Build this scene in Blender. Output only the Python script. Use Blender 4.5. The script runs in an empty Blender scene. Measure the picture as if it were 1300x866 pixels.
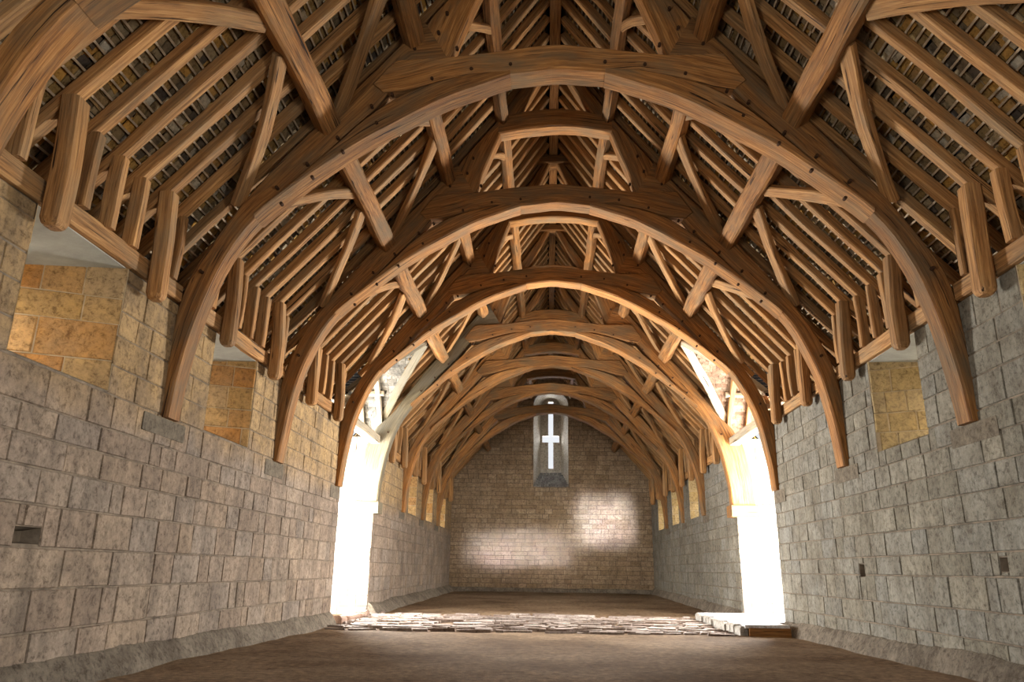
import bpy, math, random
from mathutils import Vector, noise, Matrix

S = bpy.context.scene
COL = S.collection
R = random.Random(7)

# ------------------------------------------------------------------ numbers
BAY = 3.66
NT = 8                                   # trusses 0 (cut by the frame corner) .. 7
TY = [1.25 * BAY + BAY * k for k in range(NT)]   # front face of each truss
TT = 0.32                                # truss thickness
YEND = 34.9
YBACK = -3.5
WX = 4.5                                 # inner face of the side walls
WT = 1.0                                 # wall thickness
WTOP = 4.0
DOOR0, DOOR1, DOOR1U = 15.95, 19.2, 19.55
BACK0, BACK1 = -2.4, 1.2                # the other pair of doorways, behind the viewpoint
ROOF = [(5.5, 3.73), (4.42, 4.95), (3.05, 6.5), (1.95, 7.75), (1.0, 8.98), (0.02, 10.42)]
ORD = ['zeroth', 'first', 'second', 'third', 'fourth', 'fifth', 'sixth', 'seventh', 'eighth', 'ninth', 'tenth']
SIDE = {-1: 'left', 1: 'right'}


def roof_z(x):
    x = abs(x)
    for (x0, z0), (x1, z1) in zip(ROOF, ROOF[1:]):
        if x >= x1:
            return z0 + (z1 - z0) * (x0 - x) / (x0 - x1)
    return ROOF[-1][1]


def floor_z(y):
    if y < 9: return 0.0
    if y < 16: return -0.07 * (y - 9) / 7
    return -0.07 + 0.19 * (y - 16) / 19


# ------------------------------------------------------------------ materials
def new_mat(name):
    m = bpy.data.materials.new(name); m.use_nodes = True
    nt = m.node_tree
    b = nt.nodes['Principled BSDF']
    return m, nt, b


def nd(nt, kind, **kw):
    n = nt.nodes.new(kind)
    for k, v in kw.items():
        if k in n.inputs: n.inputs[k].default_value = v
        else: setattr(n, k, v)
    return n


def ramp(nt, stops, src):
    r = nt.nodes.new('ShaderNodeValToRGB')
    e = r.color_ramp.elements
    while len(e) < len(stops): e.new(0.5)
    for el, (p, c) in zip(e, stops):
        el.position = p; el.color = (*c, 1) if len(c) == 3 else c
    nt.links.new(src, r.inputs[0])
    return r


def mixc(nt, a, b, fac, mode='MIX'):
    m = nt.nodes.new('ShaderNodeMix'); m.data_type = 'RGBA'; m.blend_type = mode
    for sock, v in ((6, a), (7, b), (0, fac)):
        if hasattr(v, 'node'): nt.links.new(v, m.inputs[sock])
        else: m.inputs[sock].default_value = v if sock == 0 else (*v, 1)
    return m.outputs[2]


def wood(name, dark, mid, light, grey, greyamt=0.35, rough=0.75):
    m, nt, b = new_mat(name)
    L = nt.links
    at = nd(nt, 'ShaderNodeAttribute', attribute_name='grain')
    oi = nt.nodes.new('ShaderNodeObjectInfo')
    mul = nd(nt, 'ShaderNodeVectorMath', operation='MULTIPLY'); mul.inputs[1].default_value = (1.6, 38, 38)
    L.new(at.outputs['Vector'], mul.inputs[0])
    n1 = nd(nt, 'ShaderNodeTexNoise', Scale=1.0, Detail=6.0, Roughness=0.65, Distortion=0.6)
    L.new(mul.outputs[0], n1.inputs['Vector'])
    r1 = ramp(nt, [(0.28, dark), (0.5, mid), (0.74, light)], n1.outputs['Fac'])
    mul2 = nd(nt, 'ShaderNodeVectorMath', operation='MULTIPLY'); mul2.inputs[1].default_value = (1.3, 3.2, 3.2)
    L.new(at.outputs['Vector'], mul2.inputs[0])
    n2 = nd(nt, 'ShaderNodeTexNoise', Scale=1.0, Detail=4.0, Roughness=0.6)
    L.new(mul2.outputs[0], n2.inputs['Vector'])
    r2 = ramp(nt, [(0.42, (0, 0, 0)), (0.68, (greyamt,) * 3)], n2.outputs['Fac'])
    c = mixc(nt, r1.outputs[0], grey, r2.outputs[0])
    # per timber tone
    hs = nt.nodes.new('ShaderNodeHueSaturation')
    mr = nd(nt, 'ShaderNodeMapRange'); mr.inputs['To Min'].default_value = 0.78; mr.inputs['To Max'].default_value = 1.2
    L.new(oi.outputs['Random'], mr.inputs['Value']); L.new(mr.outputs[0], hs.inputs['Value'])
    L.new(c, hs.inputs['Color'])
    # dark shakes along the grain
    mul3 = nd(nt, 'ShaderNodeVectorMath', operation='MULTIPLY'); mul3.inputs[1].default_value = (0.9, 26, 26)
    L.new(at.outputs['Vector'], mul3.inputs[0])
    n3 = nd(nt, 'ShaderNodeTexNoise', Scale=1.0, Detail=3.0, Roughness=0.5, Distortion=0.8)
    L.new(mul3.outputs[0], n3.inputs['Vector'])
    r3 = ramp(nt, [(0.30, (1, 1, 1)), (0.36, (0, 0, 0))], n3.outputs['Fac'])
    c2 = mixc(nt, hs.outputs[0], (dark[0] * .35, dark[1] * .35, dark[2] * .35), r3.outputs[0])
    L.new(c2, b.inputs['Base Color'])
    b.inputs['Roughness'].default_value = rough
    b.inputs['Specular IOR Level'].default_value = 0.25
    add = nd(nt, 'ShaderNodeMath', operation='SUBTRACT')
    L.new(n1.outputs['Fac'], add.inputs[0]); L.new(r3.outputs[0], add.inputs[1])
    bp = nd(nt, 'ShaderNodeBump', Strength=0.55, Distance=0.02)
    L.new(add.outputs[0], bp.inputs['Height']); L.new(bp.outputs[0], b.inputs['Normal'])
    return m


def stone(name, cols, stain, stain_amt=0.5, streak=0.25, bump=0.5, warm=None, warm_z=(2.4, 2.9), rough=0.9):
    m, nt, b = new_mat(name)
    L = nt.links
    g = nt.nodes.new('ShaderNodeNewGeometry')
    tc = nt.nodes.new('ShaderNodeTexCoord')
    rr = ramp(nt, cols, g.outputs['Random Per Island'])
    n1 = nd(nt, 'ShaderNodeTexNoise', Scale=1.6, Detail=9.0, Roughness=0.74, Distortion=0.5)
    L.new(tc.outputs['Object'], n1.inputs['Vector'])
    r1 = ramp(nt, [(0.40, (0, 0, 0)), (0.66, (stain_amt,) * 3)], n1.outputs['Fac'])
    col = rr.outputs[0]
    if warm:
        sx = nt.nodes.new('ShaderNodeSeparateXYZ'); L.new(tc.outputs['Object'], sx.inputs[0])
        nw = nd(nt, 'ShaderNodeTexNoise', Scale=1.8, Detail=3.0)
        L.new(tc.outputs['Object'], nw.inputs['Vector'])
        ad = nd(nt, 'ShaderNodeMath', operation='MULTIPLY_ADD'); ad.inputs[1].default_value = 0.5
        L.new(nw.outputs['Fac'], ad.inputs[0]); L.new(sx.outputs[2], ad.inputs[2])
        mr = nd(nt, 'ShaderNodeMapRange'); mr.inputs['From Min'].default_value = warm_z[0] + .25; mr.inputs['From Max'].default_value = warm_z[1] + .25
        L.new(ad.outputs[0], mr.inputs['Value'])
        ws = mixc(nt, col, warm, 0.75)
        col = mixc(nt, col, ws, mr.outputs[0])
    col = mixc(nt, col, stain, r1.outputs[0])
    # fine tooling and pits
    n2 = nd(nt, 'ShaderNodeTexNoise', Scale=15.0, Detail=9.0, Roughness=0.8, Distortion=0.4)
    L.new(tc.outputs['Object'], n2.inputs['Vector'])
    r2 = ramp(nt, [(0.36, (0.38, 0.35, 0.32)), (0.5, (0.95, 0.95, 0.95)), (0.72, (1.35, 1.33, 1.3))], n2.outputs['Fac'])
    col = mixc(nt, col, r2.outputs[0], 1.0, 'MULTIPLY')
    mp = nd(nt, 'ShaderNodeMapping'); mp.inputs['Scale'].default_value = (5.5, 5.5, 0.8)
    L.new(tc.outputs['Object'], mp.inputs[0])
    n3 = nd(nt, 'ShaderNodeTexNoise', Scale=1.0, Detail=5.0, Roughness=0.6)
    L.new(mp.outputs[0], n3.inputs['Vector'])
    r3 = ramp(nt, [(0.45, (0, 0, 0)), (0.72, (streak,) * 3)], n3.outputs['Fac'])
    col = mixc(nt, col, (0.05, 0.04, 0.03), r3.outputs[0])
    L.new(col, b.inputs['Base Color'])
    b.inputs['Roughness'].default_value = rough
    b.inputs['Specular IOR Level'].default_value = 0.15
    ad = nd(nt, 'ShaderNodeMath', operation='ADD'); L.new(n2.outputs['Fac'], ad.inputs[0]); L.new(n1.outputs['Fac'], ad.inputs[1])
    bp = nd(nt, 'ShaderNodeBump', Strength=bump, Distance=0.035)
    L.new(ad.outputs[0], bp.inputs['Height']); L.new(bp.outputs[0], b.inputs['Normal'])
    return m


def plain(name, c, rough=0.9, nscale=6.0, var=0.35, bump=0.4):
    m, nt, b = new_mat(name); L = nt.links
    tc = nt.nodes.new('ShaderNodeTexCoord')
    n = nd(nt, 'ShaderNodeTexNoise', Scale=nscale, Detail=7.0, Roughness=0.65)
    L.new(tc.outputs['Object'], n.inputs['Vector'])
    lo = tuple(v * (1 - var) for v in c); hi = tuple(min(1, v * (1 + var)) for v in c)
    r = ramp(nt, [(0.3, lo), (0.7, hi)], n.outputs['Fac'])
    L.new(r.outputs[0], b.inputs['Base Color']); b.inputs['Roughness'].default_value = rough
    b.inputs['Specular IOR Level'].default_value = 0.15
    bp = nd(nt, 'ShaderNodeBump', Strength=bump, Distance=0.02)
    L.new(n.outputs['Fac'], bp.inputs['Height']); L.new(bp.outputs[0], b.inputs['Normal'])
    return m


M = {}
M['oak'] = wood('oak', (0.07, 0.03, 0.009), (0.28, 0.12, 0.032), (0.52, 0.258, 0.08), (0.15, 0.108, 0.058), 0.75)
M['oak_rafter'] = wood('oak_rafter', (0.10, 0.046, 0.015), (0.33, 0.16, 0.053), (0.55, 0.31, 0.112), (0.2, 0.155, 0.09), 0.55)
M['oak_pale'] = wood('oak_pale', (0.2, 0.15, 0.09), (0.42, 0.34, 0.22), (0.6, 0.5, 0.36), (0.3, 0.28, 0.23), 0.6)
M['oak_grey'] = wood('oak_grey', (0.07, 0.055, 0.032), (0.135, 0.108, 0.062), (0.21, 0.175, 0.11), (0.12, 0.115, 0.095), 0.6)
M['lath'] = plain('lath', (0.33, 0.255, 0.17), nscale=9)
M['peg'] = plain('peg', (0.05, 0.025, 0.012), nscale=30)
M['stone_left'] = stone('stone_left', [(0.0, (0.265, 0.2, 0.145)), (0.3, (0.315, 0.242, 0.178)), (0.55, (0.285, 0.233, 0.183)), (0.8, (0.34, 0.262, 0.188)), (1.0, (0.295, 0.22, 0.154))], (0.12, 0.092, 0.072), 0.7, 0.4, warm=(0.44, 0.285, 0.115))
M['stone_right'] = stone('stone_right', [(0.0, (0.20, 0.183, 0.14)), (0.35, (0.24, 0.224, 0.18)), (0.7, (0.222, 0.214, 0.182)), (1.0, (0.27, 0.246, 0.188))], (0.12, 0.10, 0.07), 0.75, 0.35)
M['stone_end'] = stone('stone_end', [(0.0, (0.29, 0.2, 0.115)), (0.5, (0.35, 0.25, 0.155)), (1.0, (0.40, 0.30, 0.195))], (0.19, 0.13, 0.08), 0.55, 0.3)
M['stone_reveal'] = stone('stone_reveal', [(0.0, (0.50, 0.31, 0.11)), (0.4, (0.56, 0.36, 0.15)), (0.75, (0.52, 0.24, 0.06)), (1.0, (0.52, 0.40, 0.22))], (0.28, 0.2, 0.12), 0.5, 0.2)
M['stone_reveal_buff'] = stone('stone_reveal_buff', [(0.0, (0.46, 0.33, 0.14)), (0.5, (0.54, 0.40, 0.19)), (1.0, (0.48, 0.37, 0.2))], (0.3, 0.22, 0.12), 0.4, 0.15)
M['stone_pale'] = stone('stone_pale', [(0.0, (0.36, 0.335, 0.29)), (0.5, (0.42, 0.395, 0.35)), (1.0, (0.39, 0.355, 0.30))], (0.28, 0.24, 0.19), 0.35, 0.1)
M['stone_corbel'] = stone('stone_corbel', [(0.0, (0.15, 0.125, 0.09)), (1.0, (0.19, 0.155, 0.11))], (0.08, 0.07, 0.055), 0.6, 0.3)
M['stone_footing'] = stone('stone_footing', [(0.0, (0.21, 0.175, 0.13)), (1.0, (0.25, 0.21, 0.16))], (0.09, 0.07, 0.05), 0.85, 0.2, bump=1.0)
M['stone_sill'] = stone('stone_sill', [(0.0, (0.13, 0.125, 0.12)), (1.0, (0.24, 0.23, 0.22))], (0.08, 0.07, 0.06), 0.6, 0.1)
M['mortar'] = plain('mortar', (0.165, 0.13, 0.094), nscale=5, var=.55)
M['mortar_pale'] = plain('mortar_pale', (0.5, 0.4, 0.26), nscale=5)
M['mortar_end'] = plain('mortar_end', (0.13, 0.095, 0.062), nscale=4)
M['plaster'] = plain('plaster', (0.36, 0.36, 0.31), nscale=3, var=0.2)
M['tiles'] = stone('tiles', [(0.0, (0.06, 0.05, 0.042)), (0.2, (0.17, 0.125, 0.07)), (0.4, (0.32, 0.2, 0.065)), (0.6, (0.52, 0.27, 0.055)), (0.72, (0.22, 0.17, 0.1)), (0.88, (0.40, 0.29, 0.15)), (1.0, (0.48, 0.43, 0.33))], (0.09, 0.06, 0.035), 0.5, 0.2)
M['tiles_porch'] = stone('tiles_porch', [(0.0, (0.2, 0.11, 0.07)), (0.5, (0.32, 0.2, 0.13)), (1.0, (0.42, 0.32, 0.23))], (0.12, 0.08, 0.05), 0.5, 0.2)
M['tiles_porch_grey'] = stone('tiles_porch_grey', [(0.0, (0.12, 0.115, 0.1)), (0.5, (0.24, 0.22, 0.18)), (1.0, (0.36, 0.33, 0.27))], (0.08, 0.07, 0.06), 0.5, 0.2)
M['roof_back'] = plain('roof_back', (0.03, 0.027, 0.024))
M['setts'] = stone('setts', [(0.0, (0.24, 0.18, 0.14)), (0.3, (0.40, 0.34, 0.30)), (0.6, (0.50, 0.44, 0.39)), (1.0, (0.32, 0.26, 0.215))], (0.15, 0.1, 0.075), 0.75, 0.1, bump=0.8)
M['slab'] = stone('slab', [(0.0, (0.62, 0.62, 0.62)), (1.0, (0.66, 0.66, 0.66))], (0.5, 0.48, 0.45), 0.3, 0.0, bump=0.2)


def earth():
    m, nt, b = new_mat('earth'); L = nt.links
    tc = nt.nodes.new('ShaderNodeTexCoord')
    n1 = nd(nt, 'ShaderNodeTexNoise', Scale=0.45, Detail=6.0, Roughness=0.6); L.new(tc.outputs['Object'], n1.inputs['Vector'])
    r1 = ramp(nt, [(0.35, (0.125, 0.078, 0.042)), (0.5, (0.20, 0.135, 0.08)), (0.68, (0.27, 0.19, 0.12))], n1.outputs['Fac'])
    n2 = nd(nt, 'ShaderNodeTexNoise', Scale=9.0, Detail=9.0, Roughness=0.8); L.new(tc.outputs['Object'], n2.inputs['Vector'])
    r2 = ramp(nt, [(0.34, (0.4, 0.37, 0.34)), (0.52, (1, 1, 1)), (0.7, (1.7, 1.65, 1.5))], n2.outputs['Fac'])
    c = mixc(nt, r1.outputs[0], r2.outputs[0], 1.0, 'MULTIPLY')
    n3 = nd(nt, 'ShaderNodeTexNoise', Scale=70.0, Detail=3.0, Roughness=0.6); L.new(tc.outputs['Object'], n3.inputs['Vector'])
    r3 = ramp(nt, [(0.68, (0, 0, 0)), (0.76, (0.55,) * 3)], n3.outputs['Fac'])
    c = mixc(nt, c, (0.45, 0.38, 0.28), r3.outputs[0])
    L.new(c, b.inputs['Base Color']); b.inputs['Roughness'].default_value = 0.95
    b.inputs['Specular IOR Level'].default_value = 0.1
    bp = nd(nt, 'ShaderNodeBump', Strength=0.7, Distance=0.04)
    ad = nd(nt, 'ShaderNodeMath', operation='ADD'); L.new(n2.outputs['Fac'], ad.inputs[0]); L.new(n3.outputs['Fac'], ad.inputs[1])
    L.new(ad.outputs[0], bp.inputs['Height']); L.new(bp.outputs[0], b.inputs['Normal'])
    return m


M['earth'] = earth()


# ------------------------------------------------------------------ mesh building
class MB:
    def __init__(self):
        self.v = []; self.f = []; self.g = []

    def add(self, vs, fs, gs=None):
        o = len(self.v)
        self.v += [tuple(p) for p in vs]
        self.f += [tuple(i + o for i in f) for f in fs]
        self.g += gs if gs else [(0, 0, 0)] * len(vs)

    def build(self, name, mat, parent=None, origin=(0, 0, 0)):
        me = bpy.data.meshes.new(name)
        ox, oy, oz = origin
        me.from_pydata([(x - ox, y - oy, z - oz) for x, y, z in self.v], [], self.f)
        a = me.attributes.new('grain', 'FLOAT_VECTOR', 'POINT')
        a.data.foreach_set('vector', [c for t in self.g for c in t])
        me.materials.append(M[mat]); me.update()
        o = bpy.data.objects.new(name, me); COL.objects.link(o)
        if parent is not None:
            o.parent = parent
            p = parent
            pl = Vector((0, 0, 0))
            while p is not None:
                pl += p.location; p = p.parent
            o.location = Vector(origin) - pl
        else:
            o.location = origin
        return o


def tag(o, label, cat, group=None):
    o['label'] = label; o['category'] = cat
    if group: o['group'] = group
    return o


def struct(o):
    o['kind'] = 'structure'
    return o


def empty(name, loc=(0, 0, 0)):
    o = bpy.data.objects.new(name, None); COL.objects.link(o); o.location = loc
    o.empty_display_size = 0.2
    return o


def resample(pts, n):
    pts = [Vector(p) for p in pts]
    d = [0.0]
    for a, b in zip(pts, pts[1:]): d.append(d[-1] + (b - a).length)
    out = []
    j = 0
    for i in range(n):
        t = d[-1] * i / (n - 1)
        while j < len(pts) - 2 and d[j + 1] < t: j += 1
        u = (t - d[j]) / max(1e-9, d[j + 1] - d[j])
        out.append(pts[j].lerp(pts[j + 1], min(1, max(0, u))))
    return out


def catmull(pts, sub=6):
    pts = [Vector(p) for p in pts]
    P = [2 * pts[0] - pts[1]] + pts + [2 * pts[-1] - pts[-2]]
    out = []
    for i in range(1, len(P) - 2):
        p0, p1, p2, p3 = P[i - 1], P[i], P[i + 1], P[i + 2]
        for k in range(sub):
            t = k / sub
            out.append(0.5 * ((2 * p1) + (p2 - p0) * t + (2 * p0 - 5 * p1 + 4 * p2 - p3) * t * t + (3 * p1 - p0 - 3 * p2 + p3) * t ** 3))
    out.append(pts[-1])
    return out


def timber(mb, pts, w, h, up=(0, 0, 1), n=None, ch=0.02, wob=0.012, taper=1.0, seed=None, nose=False):
    """a hewn timber swept along pts: w across, h along up"""
    seed = R.uniform(0, 500) if seed is None else seed
    L = sum((Vector(b) - Vector(a)).length for a, b in zip(pts, pts[1:]))
    n = n or max(3, int(L / 0.35) + 2)
    P = resample(pts, n)
    if nose:
        dv = (P[1] - P[0]).normalized(); P = [P[0], P[0] + dv * .025, P[0] + dv * .07] + P[1:]; n += 2
    up = Vector(up)
    vs, gs, fs = [], [], []
    s = 0
    for i, p in enumerate(P):
        t = (P[min(n - 1, i + 1)] - P[max(0, i - 1)]).normalized()
        nn = (up - up.dot(t) * t).normalized(); bb = t.cross(nn)
        if i: s += (P[i] - P[i - 1]).length
        k = 1 + (taper - 1) * i / (n - 1)
        if nose and i < 2: k *= (.62, .86)[i]
        o = noise.noise_vector(Vector((s * 0.9 + seed, seed * 1.7, 0))) * wob
        w2 = w * k / 2 * (1 + 0.9 * wob / w * noise.noise(Vector((s * 1.4, seed, 3))) * 2)
        h2 = h * k / 2 * (1 + 0.9 * wob / h * noise.noise(Vector((s * 1.4, seed, 9))) * 2)
        c = min(ch, w2 * .45, h2 * .45)
        for a, b in ((-w2 + c, -h2), (w2 - c, -h2), (w2, -h2 + c), (w2, h2 - c), (w2 - c, h2), (-w2 + c, h2), (-w2, h2 - c), (-w2, -h2 + c)):
            vs.append(p + o + bb * a + nn * b)
            gs.append((s + seed, a + seed * 0.37, b + seed * 0.11))
    for i in range(n - 1):
        for j in range(8):
            fs.append((i * 8 + j, i * 8 + (j + 1) % 8, i * 8 + 8 + (j + 1) % 8, i * 8 + 8 + j))
    fs.append(tuple(reversed(range(8)))); fs.append(tuple(range((n - 1) * 8, n * 8)))
    mb.add(vs, fs, gs)


def slab(mb, A, B, y0, y1, n=14, ch=0.025, wob=0.014, seed=None, sx=1):
    """flat-sawn curved member lying in a truss plane between two edge curves A and B given as (x,z)"""
    seed = R.uniform(0, 500) if seed is None else seed
    A = resample([(a[0], 0, a[1]) for a in A], n); B = resample([(b[0], 0, b[1]) for b in B], n)
    vs, gs, fs = [], [], []
    s = 0
    for i in range(n):
        a, b = A[i].copy(), B[i].copy()
        if i: s += ((A[i] + B[i]) / 2 - (A[i - 1] + B[i - 1]) / 2).length
        d = (b - a); wd = d.length; d = d.normalized() if wd > 1e-6 else Vector((0, 0, 1))
        a += d * wob * noise.noise(Vector((s * 1.5, seed, 1)))
        b += d * wob * noise.noise(Vector((s * 1.5, seed, 5)))
        f0 = y0 + wob * 0.7 * noise.noise(Vector((s * 1.2, seed, 11)))
        f1 = y1 + wob * 0.7 * noise.noise(Vector((s * 1.2, seed, 15)))
        c = min(ch, wd * .3)
        for q, y, gw in ((a + d * c, f0, c), (a, f0 + c, 0), (a, f1 - c, 0), (a + d * c, f1, c), (b - d * c, f1, wd), (b, f1 - c, wd), (b, f0 + c, wd), (b - d * c, f0, wd)):
            vs.append((q.x * sx, y, q.z)); gs.append((s + seed, gw + seed * .37, y + seed * .11))
    for i in range(n - 1):
        for j in range(8):
            q = (i * 8 + j, i * 8 + (j + 1) % 8, i * 8 + 8 + (j + 1) % 8, i * 8 + 8 + j)
            fs.append(q if sx > 0 else q[::-1])
    e0 = tuple(range(8)); e1 = tuple(reversed(range((n - 1) * 8, n * 8)))
    fs += [e0[::-1] if sx > 0 else e0, e1[::-1] if sx > 0 else e1]
    mb.add(vs, fs, gs)


def subtract(rect, holes):
    out = [rect]
    for (a0, a1, b0, b1) in holes:
        nxt = []
        for (u0, u1, v0, v1) in out:
            if a1 <= u0 or a0 >= u1 or b1 <= v0 or b0 >= v1:
                nxt.append((u0, u1, v0, v1)); continue
            if u0 < a0: nxt.append((u0, a0, v0, v1))
            if a1 < u1: nxt.append((a1, u1, v0, v1))
            c0, c1 = max(u0, a0), min(u1, a1)
            if v0 < b0: nxt.append((c0, c1, v0, b0))
            if b1 < v1: nxt.append((c0, c1, b1, v1))
        out = nxt
    return out


def masonry(mb, mm, P, u0, u1, v0, v1, holes=(), ch=(0.24, 0.36), ln=(0.35, 0.9), joint=0.006, depth=0.010, rng=None, flip=False, clip=None, wavy=0.0):
    """coursed blocks on the surface P(u, v, d); mm gets the mortar bed behind them"""
    rng = rng or R
    v = v0
    while v < v1 - 0.02:
        h = rng.uniform(*ch)
        if v + h > v1 - 0.12: h = v1 - v
        u = u0 - rng.uniform(0, ln[0])
        while u < u1:
            l = rng.uniform(*ln)
            if rng.random() < 0.18: l *= 0.55
            ra = (max(u0, u), min(u1, u + l), v, v + h)
            u += l
            if ra[1] - ra[0] < 0.02: continue
            if u > u1 - ln[0] * .4: pass
            for q in subtract(ra, holes):
                if clip and not clip(q): continue
                a0, a1, b0, b1 = q
                quad = [P(a0, b0, -depth), P(a1, b0, -depth), P(a1, b1, -depth), P(a0, b1, -depth)]
                mm.add(quad, [(0, 1, 2, 3) if not flip else (3, 2, 1, 0)])
                if a1 - a0 < 0.05 or b1 - b0 < 0.04: continue
                j = joint * rng.uniform(.5, 1.5) / 2; e = j + 0.008
                dd = rng.uniform(-0.002, 0.008)
                w = lambda uu, vv: wavy * noise.noise(Vector((uu * 0.8, vv * 2.1, 4)))
                jj = [rng.uniform(0, .007) for _ in range(8)]
                vs = [P(a0 + j + jj[0], b0 + j + jj[1], -depth), P(a1 - j - jj[2], b0 + j + jj[3], -depth), P(a1 - j - jj[4], b1 - j - jj[5], -depth), P(a0 + j + jj[6], b1 - j - jj[7], -depth),
                      P(a0 + e + jj[0], b0 + e + jj[1], dd + rng.uniform(-.004, .004)), P(a1 - e - jj[2], b0 + e + jj[3], dd + rng.uniform(-.004, .004)),
                      P(a1 - e - jj[4], b1 - e - jj[5], dd + rng.uniform(-.004, .004)), P(a0 + e + jj[6], b1 - e - jj[7], dd + rng.uniform(-.004, .004))]
                fs = [(4, 5, 6, 7), (0, 1, 5, 4), (1, 2, 6, 5), (2, 3, 7, 6), (3, 0, 4, 7)]
                if flip: fs = [f[::-1] for f in fs]
                mb.add(vs, fs)
        v += h


def box(mb, x0, x1, y0, y1, z0, z1, c=0.015, jit=0.0):
    """hewn block with chamfered edges"""
    timber(mb, [(x0, (y0 + y1) / 2, (z0 + z1) / 2), (x1, (y0 + y1) / 2, (z0 + z1) / 2)], y1 - y0, z1 - z0, n=4, ch=c, wob=jit)


# ------------------------------------------------------------------ floor
def make_floor():
    mb = MB()
    nx, ny = 40, 110
    vs = []
    for j in range(ny + 1):
        y = YBACK + (YEND + 0.3 - YBACK) * j / ny
        for i in range(nx + 1):
            x = -7.4 + 14.8 * i / nx
            z = floor_z(y) + 0.022 * noise.noise(Vector((x * 1.1, y * 0.9, 0))) + 0.012 * noise.noise(Vector((x * 3, y * 3, 7)))
            vs.append((x, y, z))
    fs = []
    for j in range(ny):
        for i in range(nx):
            a = j * (nx + 1) + i
            fs.append((a, a + 1, a + nx + 2, a + nx + 1))
    mb.add(vs, fs)
    struct(mb.build('floor', 'earth'))
    # paved strip between the two doorways: rows of worn stone setts
    st = MB()
    y = 14.75
    rr = random.Random(3)
    while y < 19.75:
        w = rr.uniform(0.13, 0.27)
        x = -4.62 + rr.uniform(-.2, 0)
        while x < 3.35:
            l = rr.uniform(0.2, 0.75)
            g = rr.uniform(0.01, 0.035)
            edge = (y < 15.2 or y > 19.3) and rr.random() < 0.35
            if not edge and rr.random() > 0.05:
                z = floor_z(y) + 0.035 + rr.uniform(-.018, .018)
                x1 = min(x + l, 3.36)
                if x1 - x > .08:
                    tz = [z + rr.uniform(-.01, .01) for _ in range(4)]
                    vs = [(x + g, y + g, z - .12), (x1 - g, y + g, z - .12), (x1 - g, y + w - g, z - .12), (x + g, y + w - g, z - .12),
                          (x + g + .015, y + g + .015, tz[0]), (x1 - g - .015, y + g + .015, tz[1]), (x1 - g - .015, y + w - g - .015, tz[2]), (x + g + .015, y + w - g - .015, tz[3])]
                    st.add(vs, [(4, 5, 6, 7), (0, 1, 5, 4), (1, 2, 6, 5), (2, 3, 7, 6), (3, 0, 4, 7)])
            x += l
        y += w
    o = st.build('floor_paving', 'setts'); struct(o)


make_floor()


# ------------------------------------------------------------------ side walls
WIN = {-1: [0, 1, 5, 6, 7], 1: [0, 1, 5, 6, 7]}
SILL = 2.70
wn = [0]
PITS = {-1: [(6.2, 6.55, 1.2, 1.34)], 1: [(11.78, 11.98, 1.02, 1.2), (8.16, 8.3, 1.1, 1.24)]}


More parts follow.
